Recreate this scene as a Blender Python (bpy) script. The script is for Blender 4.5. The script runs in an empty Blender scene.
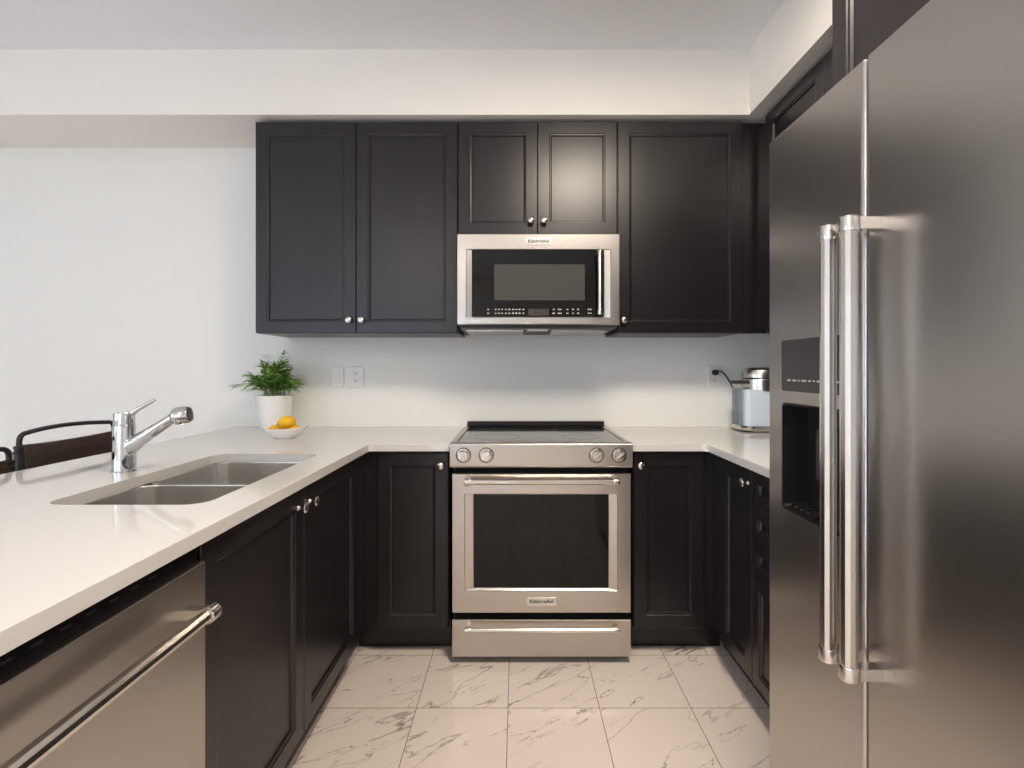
import bpy, bmesh, math, random
from mathutils import Vector, Matrix

random.seed(7)
scene = bpy.context.scene
C = scene.collection
PI = math.pi


def lin(c):
    c /= 255.0
    return c / 12.92 if c <= 0.04045 else ((c + 0.055) / 1.055) ** 2.4


def rgb(r, g, b):
    return (lin(r), lin(g), lin(b), 1.0)


# ------------------------------------------------------------------ camera
CAM_H, FOC = 1.23, 495.0            # eye height (m), focal length in pixels of a 1024 px wide frame
cam_data = bpy.data.cameras.new('camera')
cam_data.sensor_fit = 'HORIZONTAL'
cam_data.sensor_width = 36.0
cam_data.lens = 36.0 * FOC / 1024.0
cam_data.shift_x = -5.0 / 1024.0
cam_data.shift_y = -15.0 / 1024.0
cam_data.clip_start = 0.02
cam = bpy.data.objects.new('camera', cam_data)
cam.location = (0, 0, CAM_H)
cam.rotation_euler = (PI / 2, 0, 0)
C.objects.link(cam)
scene.camera = cam

# ------------------------------------------------------------------ world, lights, exposure
world = bpy.data.worlds.new('sky')
scene.world = world
world.use_nodes = True
bg = world.node_tree.nodes['Background']
bg.inputs[0].default_value = rgb(200, 218, 245)
bg.inputs[1].default_value = 1.2


def area(name, loc, rot, sx, sy, watts, col, spread=PI):
    d = bpy.data.lights.new(name, 'AREA')
    d.shape = 'RECTANGLE'
    d.size, d.size_y = sx, sy
    d.energy = watts
    d.color = col[:3]
    d.spread = spread
    o = bpy.data.objects.new(name, d)
    o.location = loc
    o.rotation_euler = rot
    C.objects.link(o)
    return o


DAY = (0.75, 0.90, 1.0)
WARM = (1.0, 0.875, 0.74)
# daylight through the patio door behind the camera and the window on the left wall
area('daylight_patio', (-2.25, -3.52, 1.12), (PI / 2, 0, PI), 2.3, 2.1, 440, DAY)
area('daylight_left', (-4.42, -1.35, 1.45), (PI / 2, 0, -PI / 2), 2.3, 1.5, 5, (0.93, 0.955, 1.0))

vs = scene.view_settings
vs.view_transform = 'Standard'
vs.look = 'None'
vs.gamma = 1.0
vs.use_curve_mapping = False
vs.exposure = 1.62
scene.cycles.use_denoising = True
scene.cycles.max_bounces = 10
scene.cycles.diffuse_bounces = 6
scene.cycles.glossy_bounces = 5
scene.cycles.caustics_reflective = False
scene.cycles.caustics_refractive = False


# ------------------------------------------------------------------ materials
def mat(name, col, rough=0.5, metal=0.0, spec=0.5, **kw):
    m = bpy.data.materials.new(name)
    m.use_nodes = True
    b = m.node_tree.nodes['Principled BSDF']
    b.inputs['Base Color'].default_value = col
    b.inputs['Roughness'].default_value = rough
    b.inputs['Metallic'].default_value = metal
    b.inputs['Specular IOR Level'].default_value = spec
    for k, v in kw.items():
        b.inputs[k].default_value = v
    return m


def N(m, t, **kw):
    n = m.node_tree.nodes.new(t)
    for k, v in kw.items():
        setattr(n, k, v)
    return n


def L(m, a, b):
    m.node_tree.links.new(a, b)


def P(m):
    return m.node_tree.nodes['Principled BSDF']


def noise_colour(m, c1, c2, scale, detail=3, stretch=(1, 1, 1), lo=0.35, hi=0.65):
    tc = N(m, 'ShaderNodeTexCoord')
    mp = N(m, 'ShaderNodeMapping')
    mp.inputs['Scale'].default_value = stretch
    nz = N(m, 'ShaderNodeTexNoise')
    nz.inputs['Scale'].default_value = scale
    nz.inputs['Detail'].default_value = detail
    cr = N(m, 'ShaderNodeValToRGB')
    cr.color_ramp.elements[0].position, cr.color_ramp.elements[0].color = lo, c1
    cr.color_ramp.elements[1].position, cr.color_ramp.elements[1].color = hi, c2
    L(m, tc.outputs['Object'], mp.inputs['Vector'])
    L(m, mp.outputs[0], nz.inputs['Vector'])
    L(m, nz.outputs['Fac'], cr.inputs['Fac'])
    L(m, cr.outputs['Color'], P(m).inputs['Base Color'])
    return nz


def bump(m, scale, strength, dist=0.001, stretch=(1, 1, 1)):
    tc = N(m, 'ShaderNodeTexCoord')
    mp = N(m, 'ShaderNodeMapping')
    mp.inputs['Scale'].default_value = stretch
    nz = N(m, 'ShaderNodeTexNoise')
    nz.inputs['Scale'].default_value = scale
    nz.inputs['Detail'].default_value = 2
    bp = N(m, 'ShaderNodeBump')
    bp.inputs['Strength'].default_value = strength
    bp.inputs['Distance'].default_value = dist
    L(m, tc.outputs['Object'], mp.inputs['Vector'])
    L(m, mp.outputs[0], nz.inputs['Vector'])
    L(m, nz.outputs['Fac'], bp.inputs['Height'])
    L(m, bp.outputs[0], P(m).inputs['Normal'])


M = {}
M['wall'] = mat('wall_paint', rgb(238, 238, 233), 0.75, spec=0.3)
bump(M['wall'], 220, 0.06)
M['soffit'] = mat('bulkhead_paint', rgb(242, 238, 231), 0.8, spec=0.3)
M['ceiling'] = mat('ceiling_paint', rgb(240, 242, 244), 0.9, spec=0.2)
bump(M['ceiling'], 150, 0.15)
M['trim'] = mat('white_trim', rgb(238, 238, 236), 0.4)
M['cab'] = mat('espresso_lacquer', rgb(42, 37, 37), 0.31, spec=0.5)
noise_colour(M['cab'], rgb(24, 21, 24), rgb(30, 26, 27), 5, 5, (6, 6, 0.6), 0.3, 0.7)
M['cab_in'] = mat('cabinet_inside', rgb(30, 27, 27), 0.6)
M['quartz'] = mat('white_quartz', rgb(226, 221, 214), 0.06, spec=0.5)
noise_colour(M['quartz'], rgb(213, 211, 208), rgb(211, 208, 204), 260, 2)


def steel(name, col, rough, aniso=0.0, stretch=(1, 1, 400), strength=0.03, rot=0.0):
    m = mat(name, col, rough, 1.0)
    P(m).inputs['Anisotropic'].default_value = aniso
    P(m).inputs['Anisotropic Rotation'].default_value = rot
    if aniso:
        t = N(m, 'ShaderNodeTangent', direction_type='RADIAL', axis='Z')
        L(m, t.outputs[0], P(m).inputs['Tangent'])
    tc = N(m, 'ShaderNodeTexCoord')
    mp = N(m, 'ShaderNodeMapping')
    mp.inputs['Scale'].default_value = stretch
    nz = N(m, 'ShaderNodeTexNoise')
    nz.inputs['Scale'].default_value = 3.0
    nz.inputs['Detail'].default_value = 4
    mr = N(m, 'ShaderNodeMapRange')
    mr.inputs['To Min'].default_value = rough - 0.012
    mr.inputs['To Max'].default_value = rough + 0.012
    L(m, tc.outputs['Object'], mp.inputs['Vector'])
    L(m, mp.outputs[0], nz.inputs['Vector'])
    L(m, nz.outputs['Fac'], mr.inputs['Value'])
    L(m, mr.outputs[0], P(m).inputs['Roughness'])
    return m


M['steel'] = steel('brushed_stainless', rgb(196, 190, 184), 0.28, 0.3)
M['fridge_steel'] = steel('fridge_stainless', rgb(184, 179, 174), 0.28)
M['sink_steel'] = steel('sink_stainless', rgb(222, 219, 214), 0.22, stretch=(1, 1, 6))
M['satin'] = mat('satin_nickel', rgb(212, 206, 198), 0.22, 1.0)
M['chrome'] = mat('chrome', rgb(206, 206, 208), 0.05, 1.0)
M['black_glass'] = mat('black_glass', rgb(9, 8, 8), 0.04, spec=0.32)
M['mesh_glass'] = mat('screened_glass', rgb(70, 68, 65), 0.12, spec=0.35)
M['cooktop'] = mat('cooktop_glass', rgb(22, 22, 24), 0.08, spec=0.8)
M['burner'] = mat('burner_marking', rgb(66, 66, 68), 0.2)
M['black'] = mat('black_plastic', rgb(14, 14, 15), 0.35)
M['void'] = mat('dark_recess', rgb(6, 6, 6), 0.7, spec=0.15)
M['dark_grey'] = mat('dark_grey_plastic', rgb(58, 56, 55), 0.3)
M['grey_panel'] = mat('dispenser_panel', rgb(66, 64, 62), 0.14, 0.3)
M['mark'] = mat('panel_marking', rgb(190, 186, 176), 0.5)
M['ink'] = mat('badge_ink', rgb(35, 33, 33), 0.5)
M['badge'] = mat('badge_plate', rgb(226, 222, 216), 0.25, 0.6)
M['display'] = mat('display_glass', rgb(58, 55, 52), 0.15)
M['plastic'] = mat('white_plastic', rgb(238, 236, 233), 0.35)
M['slot'] = mat('slot_black', rgb(40, 38, 38), 0.6)
M['ceramic'] = mat('white_ceramic', rgb(240, 238, 236), 0.18)
M['lemon'] = mat('lemon_peel', rgb(236, 172, 12), 0.42)
noise_colour(M['lemon'], rgb(240, 192, 30), rgb(228, 168, 14), 12, 2)
bump(M['lemon'], 420, 0.25, 0.002)
M['lemon_green'] = mat('lemon_green_tip', rgb(150, 150, 40), 0.45)
M['leaf'] = mat('palm_leaf', rgb(62, 120, 38), 0.4)
noise_colour(M['leaf'], rgb(38, 92, 34), rgb(150, 188, 84), 9, 2, lo=0.3, hi=0.72)
M['stem'] = mat('palm_stem', rgb(112, 140, 60), 0.5)
M['soil'] = mat('potting_soil', rgb(52, 40, 32), 0.95)
bump(M['soil'], 90, 1.0, 0.01)
M['gunmetal'] = mat('gunmetal', rgb(60, 57, 55), 0.38, 0.7)
M['walnut'] = mat('dark_walnut', rgb(62, 44, 36), 0.42)
noise_colour(M['walnut'], rgb(48, 34, 29), rgb(72, 50, 40), 8, 6, (1, 1, 9))
M['blue_body'] = mat('pale_blue_plastic', rgb(214, 229, 243), 0.28)
M['tank'] = mat('tank_plastic', rgb(214, 222, 230), 0.08, **{'Transmission Weight': 0.75, 'IOR': 1.3})
M['water'] = mat('tank_water', rgb(196, 206, 214), 0.02, **{'Transmission Weight': 0.8, 'IOR': 1.33})
M['rubber'] = mat('black_rubber', rgb(18, 18, 18), 0.55)
M['lamp'] = mat('lamp_diffuser', rgb(255, 236, 214), 0.5)
P(M['lamp']).inputs['Emission Color'].default_value = (1.0, 0.84, 0.66, 1)
P(M['lamp']).inputs['Emission Strength'].default_value = 3.0

# floor: square porcelain tiles, each with its own marble veins
TILE, TX0, TY0 = 0.332, -0.0327, 1.796
m = M['floor'] = mat('marble_floor_tile', rgb(226, 208, 192), 0.14, spec=0.5)
geo = N(m, 'ShaderNodeNewGeometry')
sub = N(m, 'ShaderNodeVectorMath', operation='SUBTRACT')
sub.inputs[1].default_value = (TX0, TY0, 0)
L(m, geo.outputs['Position'], sub.inputs[0])
div = N(m, 'ShaderNodeVectorMath', operation='SCALE')
div.inputs['Scale'].default_value = 1.0 / TILE
L(m, sub.outputs[0], div.inputs[0])
flo = N(m, 'ShaderNodeVectorMath', operation='FLOOR')
L(m, div.outputs[0], flo.inputs[0])
fra = N(m, 'ShaderNodeVectorMath', operation='FRACTION')
L(m, div.outputs[0], fra.inputs[0])
wn = N(m, 'ShaderNodeTexWhiteNoise', noise_dimensions='3D')
L(m, flo.outputs[0], wn.inputs['Vector'])
off = N(m, 'ShaderNodeVectorMath', operation='MULTIPLY_ADD')
L(m, wn.outputs['Color'], off.inputs[0])
off.inputs[1].default_value = (37, 41, 23)
L(m, fra.outputs[0], off.inputs[2])
mp = N(m, 'ShaderNodeMapping')
mp0 = N(m, 'ShaderNodeMapping')
mp0.inputs['Rotation'].default_value = (0, 0, math.radians(-36))
mp.inputs['Scale'].default_value = (0.42, 1.75, 1)
L(m, off.outputs[0], mp0.inputs['Vector'])
L(m, mp0.outputs[0], mp.inputs['Vector'])


def vein(scale, width, detail, dist):
    nz = N(m, 'ShaderNodeTexNoise')
    nz.inputs['Scale'].default_value = scale
    nz.inputs['Detail'].default_value = detail
    nz.inputs['Roughness'].default_value = 0.55
    nz.inputs['Distortion'].default_value = dist
    L(m, mp.outputs[0], nz.inputs['Vector'])
    s = N(m, 'ShaderNodeMath', operation='SUBTRACT')
    s.inputs[1].default_value = 0.5
    L(m, nz.outputs['Fac'], s.inputs[0])
    a = N(m, 'ShaderNodeMath', operation='ABSOLUTE')
    L(m, s.outputs[0], a.inputs[0])
    r = N(m, 'ShaderNodeMapRange')
    r.interpolation_type = 'SMOOTHSTEP'
    r.inputs['From Min'].default_value = 0.0
    r.inputs['From Max'].default_value = width
    r.inputs['To Min'].default_value = 1.0
    r.inputs['To Max'].default_value = 0.0
    L(m, a.outputs[0], r.inputs['Value'])
    return r.outputs[0]


v1 = vein(0.7, 0.0085, 5, 0.15)
v2 = vein(1.15, 0.0055, 5, 0.15)
msk = N(m, 'ShaderNodeTexNoise')
msk.inputs['Scale'].default_value = 1.6
L(m, off.outputs[0], msk.inputs['Vector'])
mr = N(m, 'ShaderNodeMapRange')
mr.inputs['From Min'].default_value = 0.42
mr.inputs['From Max'].default_value = 0.62
L(m, msk.outputs['Fac'], mr.inputs['Value'])
v2m = N(m, 'ShaderNodeMath', operation='MULTIPLY')
L(m, v2, v2m.inputs[0])
L(m, mr.outputs[0], v2m.inputs[1])
inv = N(m, 'ShaderNodeMapRange')
inv.inputs['From Min'].default_value = 0.3
inv.inputs['From Max'].default_value = 0.6
inv.inputs['To Min'].default_value = 1.0
inv.inputs['To Max'].default_value = 0.25
L(m, msk.outputs['Fac'], inv.inputs['Value'])
v1m = N(m, 'ShaderNodeMath', operation='MULTIPLY')
L(m, v1, v1m.inputs[0])
L(m, inv.outputs[0], v1m.inputs[1])
vv = N(m, 'ShaderNodeMath', operation='MAXIMUM')
L(m, v1m.outputs[0], vv.inputs[0])
L(m, v2m.outputs[0], vv.inputs[1])
vs_ = N(m, 'ShaderNodeMath', operation='MULTIPLY')
vs_.inputs[1].default_value = 0.85
L(m, vv.outputs[0], vs_.inputs[0])
mix1 = N(m, 'ShaderNodeMix', data_type='RGBA')
mix1.inputs[6].default_value = rgb(238, 225, 214)
mix1.inputs[7].default_value = rgb(120, 103, 92)
L(m, vs_.outputs[0], mix1.inputs[0])
sep = N(m, 'ShaderNodeSeparateXYZ')
L(m, fra.outputs[0], sep.inputs[0])


def edge(o):
    s = N(m, 'ShaderNodeMath', operation='SUBTRACT')
    s.inputs[1].default_value = 0.5
    L(m, o, s.inputs[0])
    a = N(m, 'ShaderNodeMath', operation='ABSOLUTE')
    L(m, s.outputs[0], a.inputs[0])
    g = N(m, 'ShaderNodeMath', operation='GREATER_THAN')
    g.inputs[1].default_value = 0.5 - 0.0042
    L(m, a.outputs[0], g.inputs[0])
    return g.outputs[0]


mx = N(m, 'ShaderNodeMath', operation='MAXIMUM')
L(m, edge(sep.outputs[0]), mx.inputs[0])
L(m, edge(sep.outputs[1]), mx.inputs[1])
mix2 = N(m, 'ShaderNodeMix', data_type='RGBA')
mix2.inputs[7].default_value = rgb(128, 106, 92)
L(m, mx.outputs[0], mix2.inputs[0])
L(m, mix1.outputs[2], mix2.inputs[6])
L(m, mix2.outputs[2], P(m).inputs['Base Color'])
rr = N(m, 'ShaderNodeMapRange')
rr.inputs['To Min'].default_value = 0.14
rr.inputs['To Max'].default_value = 0.7
L(m, mx.outputs[0], rr.inputs['Value'])
L(m, rr.outputs[0], P(m).inputs['Roughness'])


# ------------------------------------------------------------------ mesh builder
class Frame:
    """origin + in-plane axes u, v and outward normal n"""
    def __init__(s, o, u, v, n):
        s.o, s.u, s.v, s.n = Vector(o), Vector(u), Vector(v), Vector(n)

    def __call__(s, a, b, c=0.0):
        return s.o + s.u * a + s.v * b + s.n * c


def face_room(y):           # plane facing the camera (towards -y)
    return Frame((0, y, 0), (1, 0, 0), (0, 0, 1), (0, -1, 0))


def face_right(x):          # plane facing +x
    return Frame((x, 0, 0), (0, 1, 0), (0, 0, 1), (1, 0, 0))


def face_left(x):           # plane facing -x
    return Frame((x, 0, 0), (0, 1, 0), (0, 0, 1), (-1, 0, 0))


WORLD = {}                  # world position of every parent's origin


class MB:
    def __init__(s):
        s.bm = bmesh.new()

    def quad(s, *pts):
        return s.bm.faces.new([s.bm.verts.new(p) for p in pts])

    def box(s, x0, x1, y0, y1, z0, z1, bev=0.0, seg=2):
        t = bmesh.new()
        bmesh.ops.create_cube(t, size=1.0)
        for v in t.verts:
            v.co = Vector((x0 + (v.co.x + .5) * (x1 - x0), y0 + (v.co.y + .5) * (y1 - y0), z0 + (v.co.z + .5) * (z1 - z0)))
        if bev:
            bmesh.ops.bevel(t, geom=list(t.edges), offset=bev, segments=seg, profile=0.5, affect='EDGES')
        s.merge(t)
        return s

    def merge(s, t):
        me = bpy.data.meshes.new('t')
        t.to_mesh(me)
        t.free()
        s.bm.from_mesh(me)
        bpy.data.meshes.remove(me)

    def prism(s, F, poly, c0, c1, bev=0.0, seg=2):
        t = bmesh.new()
        a = [t.verts.new(F(p[0], p[1], c0)) for p in poly]
        b = [t.verts.new(F(p[0], p[1], c1)) for p in poly]
        n = len(poly)
        t.faces.new(a)
        t.faces.new(b)
        for i in range(n):
            t.faces.new((a[i], a[(i + 1) % n], b[(i + 1) % n], b[i]))
        bmesh.ops.recalc_face_normals(t, faces=t.faces)
        if bev:
            es = [e for e in t.edges if e.verts[0] in b and e.verts[1] in b]
            bmesh.ops.bevel(t, geom=es, offset=bev, segments=seg, profile=0.5, affect='EDGES')
        s.merge(t)
        return s

    def rings(s, F, rects, close=True, back=True):
        """nested rectangles (a0, a1, b0, b1, c) joined ring to ring"""
        rows = []
        for a0, a1, b0, b1, c in rects:
            rows.append([s.bm.verts.new(F(a, b, c)) for a, b in ((a0, b0), (a1, b0), (a1, b1), (a0, b1))])
        for r, q in zip(rows, rows[1:]):
            for i in range(4):
                s.bm.faces.new((r[i], r[(i + 1) % 4], q[(i + 1) % 4], q[i]))
        if close:
            s.bm.faces.new(rows[-1])
        if back:
            s.bm.faces.new(rows[0])
        return s

    def loops(s, rows, cap0=True, cap1=True):
        vr = [[s.bm.verts.new(p) for p in r] for r in rows]
        n = len(vr[0])
        for r, q in zip(vr, vr[1:]):
            for i in range(n):
                s.bm.faces.new((r[i], r[(i + 1) % n], q[(i + 1) % n], q[i]))
        if cap0:
            s.bm.faces.new(vr[0])
        if cap1:
            s.bm.faces.new(vr[-1])
        return s

    def lathe(s, prof, o, axis=(0, 0, 1), seg=32, cap0=True, cap1=True):
        o = Vector(o)
        w = Vector(axis).normalized()
        u = w.orthogonal().normalized()
        v = w.cross(u)
        rows = [[o + w * h + (u * math.cos(2 * PI * i / seg) + v * math.sin(2 * PI * i / seg)) * max(r, 1e-5)
                 for i in range(seg)] for r, h in prof]
        return s.loops(rows, cap0, cap1)

    def tube(s, pts, r, seg=12, flat=None):
        """swept round bar (r a number or one per point); flat=(ru, rv) sweeps an ellipse"""
        pts = [Vector(p) for p in pts]
        n = len(pts)
        rows, u = [], None
        for i, p in enumerate(pts):
            d = (pts[min(i + 1, n - 1)] - pts[max(i - 1, 0)]).normalized()
            if u is None:
                u = d.orthogonal().normalized()
            else:
                u = (u - d * u.dot(d)).normalized()
            v = d.cross(u)
            ri = r[i] if isinstance(r, (list, tuple)) else r
            ru, rv = flat if flat else (ri, ri)
            rows.append([p + u * math.cos(2 * PI * k / seg) * ru + v * math.sin(2 * PI * k / seg) * rv for k in range(seg)])
        return s.loops(rows)

    def ball(s, c, rx, ry, rz, seg=24, rings=14):
        rows = []
        for j in range(1, rings):
            t = PI * j / rings
            rows.append([(c[0] + rx * math.sin(t) * math.cos(2 * PI * i / seg), c[1] + ry * math.sin(t) * math.sin(2 * PI * i / seg),
                          c[2] + rz * math.cos(t)) for i in range(seg)])
        return s.loops(rows)

    def build(s, name, m, parent=None, sharp=38, kind=None):
        bm = s.bm
        bmesh.ops.recalc_face_normals(bm, faces=bm.faces)
        lim = math.radians(sharp)
        for f in bm.faces:
            f.smooth = True
        for e in bm.edges:
            e.smooth = not (len(e.link_faces) == 2 and e.calc_face_angle(0) > lim)
        xs = [v.co for v in bm.verts]
        lo = Vector((min(p[i] for p in xs) for i in range(3)))
        hi = Vector((max(p[i] for p in xs) for i in range(3)))
        c = (lo + hi) / 2
        if parent is None:
            c.z = lo.z
        for v in bm.verts:
            v.co -= c
        me = bpy.data.meshes.new(name)
        bm.to_mesh(me)
        bm.free()
        o = bpy.data.objects.new(name, me)
        C.objects.link(o)
        if m:
            me.materials.append(m)
        WORLD[o.name] = c
        if sharp < 100:
            wn_ = o.modifiers.new('weighted_normals', 'WEIGHTED_NORMAL')
            wn_.keep_sharp = True
        if parent:
            o.parent = parent
            o.location = c - WORLD[parent.name]
        else:
            o.location = c
        if kind:
            o['kind'] = kind
        return o


def tag(o, label, cat, group=None):
    o['label'], o['category'] = label, cat
    if group:
        o['group'] = group
    return o


def thing(name, loc, label, cat, group=None):
    o = bpy.data.objects.new(name, None)
    C.objects.link(o)
    o.location = loc
    o.empty_display_size = 0.1
    WORLD[o.name] = Vector(loc)
    return tag(o, label, cat, group)


def struct(name, mb, m, label=None):
    o = mb.build(name, m)
    o['kind'] = 'structure'
    if label:
        o['label'] = label
    return o


def cut(o, mb):
    """subtract a closed shape (given in world space) from an object and keep the plain mesh"""
    t = bmesh.new()
    me = bpy.data.meshes.new('t')
    bmesh.ops.recalc_face_normals(mb.bm, faces=mb.bm.faces)
    mb.bm.to_mesh(me)
    mb.bm.free()
    k = bpy.data.objects.new('t', me)
    C.objects.link(k)
    md = o.modifiers.new('b', 'BOOLEAN')
    md.operation, md.object, md.solver = 'DIFFERENCE', k, 'EXACT'
    bpy.context.view_layer.update()
    dg = bpy.context.evaluated_depsgraph_get()
    new = bpy.data.meshes.new_from_object(o.evaluated_get(dg))
    o.modifiers.clear()
    o.modifiers.new('weighted_normals', 'WEIGHTED_NORMAL').keep_sharp = True
    old = o.data
    name = old.name
    o.data = new
    bpy.data.meshes.remove(old)
    new.name = name
    bpy.data.objects.remove(k)
    bpy.data.meshes.remove(me)
    t.free()
    b = bmesh.new()
    b.from_mesh(new)
    for f in b.faces:
        f.smooth = True
    for e in b.edges:
        e.smooth = not (len(e.link_faces) == 2 and e.calc_face_angle(0) > math.radians(38))
    b.to_mesh(new)
    b.free()


def rrect(a0, a1, b0, b1, r, n=6):
    out = []
    for (cx, cy, t0) in ((a1 - r, b1 - r, 0), (a0 + r, b1 - r, 90), (a0 + r, b0 + r, 180), (a1 - r, b0 + r, 270)):
        for i in range(n + 1):
            t = math.radians(t0 + 90 * i / n)
            out.append((cx + r * math.cos(t), cy + r * math.sin(t)))
    return out


FLAT = Frame((0, 0, 0), (1, 0, 0), (0, 1, 0), (0, 0, 1))


def text_mesh(txt, F, a, b, size, c, name, m, parent, bold=0.0):
    cu = bpy.data.curves.new('t', 'FONT')
    cu.body = txt
    cu.size = size
    cu.align_x, cu.align_y = 'CENTER', 'CENTER'
    cu.extrude = 0.0004
    cu.offset = bold
    k = bpy.data.objects.new('t', cu)
    C.objects.link(k)
    bpy.context.view_layer.update()
    me = bpy.data.meshes.new_from_object(k.evaluated_get(bpy.context.evaluated_depsgraph_get()))
    bpy.data.objects.remove(k)
    bpy.data.curves.remove(cu)
    mb = MB()
    mb.bm.from_mesh(me)
    bpy.data.meshes.remove(me)
    for v in mb.bm.verts:
        v.co = F(a + v.co.x, b + v.co.y, c + v.co.z)
    return mb.build(name, m, parent)


# ------------------------------------------------------------------ room shell
XL, XR, YB, YR, ZC = -4.4, 1.49, 2.72, -3.5, 2.757
struct('floor', MB().box(XL - .1, XR + .1, YR - .1, YB + .1, -0.08, 0), M['floor'], 'glossy cream marble-look floor of square tiles')
struct('ceiling', MB().box(XL - .1, XR + .1, YR - .1, YB + .1, ZC, ZC + .08), M['ceiling'], 'flat white ceiling')
struct('wall_back', MB().box(XL - .1, XR + .1, YB, YB + .1, 0, ZC), M['wall'], 'plain off-white wall behind the range')
struct('wall_right', MB().box(XR, XR + .1, YR, YB, 0, ZC), M['wall'])
# left wall with a window opening, wall behind the camera with a patio door opening
wl = MB()
wl.box(XL - .1, XL, YR, -2.5, 0, ZC)
wl.box(XL - .1, XL, -0.2, YB, 0, ZC)
wl.box(XL - .1, XL, -2.5, -0.2, 0, 0.7)
wl.box(XL - .1, XL, -2.5, -0.2, 2.2, ZC)
struct('wall_left', wl, M['wall'])
wr = MB()
wr.box(XL - .1, -3.45, YR - .1, YR, 0, ZC)
wr.box(-1.05, XR + .1, YR - .1, YR, 0, ZC)
wr.box(-3.45, -1.05, YR - .1, YR, 2.18, ZC)
struct('wall_rear', wr, M['wall'])


def frame_bars(F, a0, a1, b0, b1, mull, w=0.05):
    mb = MB()
    mb.prism(F, [(a0, b0), (a0 + w, b0), (a0 + w, b1), (a0, b1)], -.05, .02, .004)
    mb.prism(F, [(a1 - w, b0), (a1, b0), (a1, b1), (a1 - w, b1)], -.05, .02, .004)
    mb.prism(F, [(a0, b0), (a1, b0), (a1, b0 + w), (a0, b0 + w)], -.05, .02, .004)
    mb.prism(F, [(a0, b1 - w), (a1, b1 - w), (a1, b1), (a0, b1)], -.05, .02, .004)
    for c in mull:
        mb.prism(F, [(c - w / 2, b0), (c + w / 2, b0), (c + w / 2, b1), (c - w / 2, b1)], -.04, .01, .004)
    return mb


struct('window_1', frame_bars(Frame((XL, 0, 0), (0, 1, 0), (0, 0, 1), (1, 0, 0)), -2.5, -0.2, 0.7, 2.2, [-1.35]), M['trim'])
struct('door_1', frame_bars(Frame((0, YR, 0), (1, 0, 0), (0, 0, 1), (0, 1, 0)), -3.45, -1.05, 0.0, 2.18, [-2.25], 0.07), M['trim'])
struct('baseboard_back', MB().box(XL, -1.56, YB - .014, YB, 0, .1, .003), M['trim'])
struct('baseboard_left', MB().box(XL, XL + .014, YR, YB - .02, 0, .1, .003), M['trim'])
# dropped bulkhead running along the back wall and returning along the right wall
SZ = 2.445
SX = 1.11
struct('trim_1', MB().prism(FLAT, [(XL, 2.365), (SX, 2.365), (SX, -1.2), (XR, -1.2), (XR, YB), (XL, YB)], SZ, ZC), M['soffit'],
       'cream dropped bulkhead above the wall cabinets')

# ceiling lamps (out of frame, the kitchen's own light)
for i, (lx, ly, lw) in enumerate(((0.46, 0.84, 15), (-1.3, -1.9, 7))):
    r = thing('ceiling_light', (lx, ly, ZC - .03), ('round flush ceiling light above the kitchen floor', 'round flush ceiling light in the room behind the camera')[i], 'ceiling light', 'ceiling lights')
    MB().lathe([(.305, .03), (.305, .008), (.298, 0), (.286, 0), (.286, .03)], (lx, ly, ZC - .03), seg=48).build('lamp_ring', M['trim'], r)
    MB().lathe([(.28, .006), (.284, .028)], (lx, ly, ZC - .03), seg=36).build('diffuser', M['lamp'], r)
    d = bpy.data.lights.new('ceiling_lamp_light', 'AREA')
    d.shape, d.size, d.energy, d.color = 'DISK', 0.56, lw, WARM
    o = bpy.data.objects.new('ceiling_lamp_light', d)
    o.location = (lx, ly, ZC - .034)
    C.objects.link(o)


# ------------------------------------------------------------------ cabinets
def door(F, a0, a1, b0, b1, rail=0.054, t=0.02, name='door', parent=None):
    def R(i, c):
        return (a0 + i, a1 - i, b0 + i, b1 - i, c)
    mb = MB().rings(F, [R(0, 0), R(0, t - .002), R(.002, t), R(rail, t), R(rail + .003, t - .003),
                        R(rail + .009, t - .004), R(rail + .013, t - .010)])
    return mb.build(name, M['cab'], parent, sharp=12)


def knob(F, a, b, c, parent):
    """flared rosette, thin neck and mushroom head; c = door face"""
    mb = MB()
    o = F(a, b, c)
    mb.lathe([(.0085, 0), (.0085, .0015), (.006, .004), (.0042, .009), (.0045, .014), (.010, .0185), (.0145, .0215),
              (.0155, .0245), (.0135, .0275), (.008, .0295), (.002, .030)], o, F.n, 24)
    return mb.build('knob', M['satin'], parent)


def shell(x0, x1, y0, y1, z0, z1, open_top=False, t=0.018, front=None):
    """cabinet box of panels; front = 'y', '+x' or '-x' names the open side"""
    mb = MB()
    if front == 'y':
        mb.box(x0, x0 + t, y0, y1, z0, z1).box(x1 - t, x1, y0, y1, z0, z1).box(x0 + t, x1 - t, y1 - t, y1, z0, z1)
        mb.box(x0 + t, x1 - t, y0, y1 - t, z0, z0 + t)
        if not open_top:
            mb.box(x0 + t, x1 - t, y0, y1 - t, z1 - t, z1)
        mb.box(x0 + t, x1 - t, y0 + .002, y0 + .006, z0 + t, z1 - t)
    else:
        xf, xb = (x1, x0) if front == '+x' else (x0, x1)
        s = -1 if front == '+x' else 1
        mb.box(x0, x1, y0, y0 + t, z0, z1).box(x0, x1, y1 - t, y1, z0, z1)
        mb.box(min(xb, xb - s * t), max(xb, xb - s * t), y0 + t, y1 - t, z0, z1)
        mb.box(x0 + t, x1 - t, y0 + t, y1 - t, z0, z0 + t)
        if not open_top:
            mb.box(x0 + t, x1 - t, y0 + t, y1 - t, z1 - t, z1)
        mb.box(min(xf, xf + s * .006), max(xf, xf + s * .006), y0 + t, y1 - t, z0 + t, z1 - t)
    return mb


DZ0, DZ1 = 0.125, 0.872       # base doors
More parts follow.
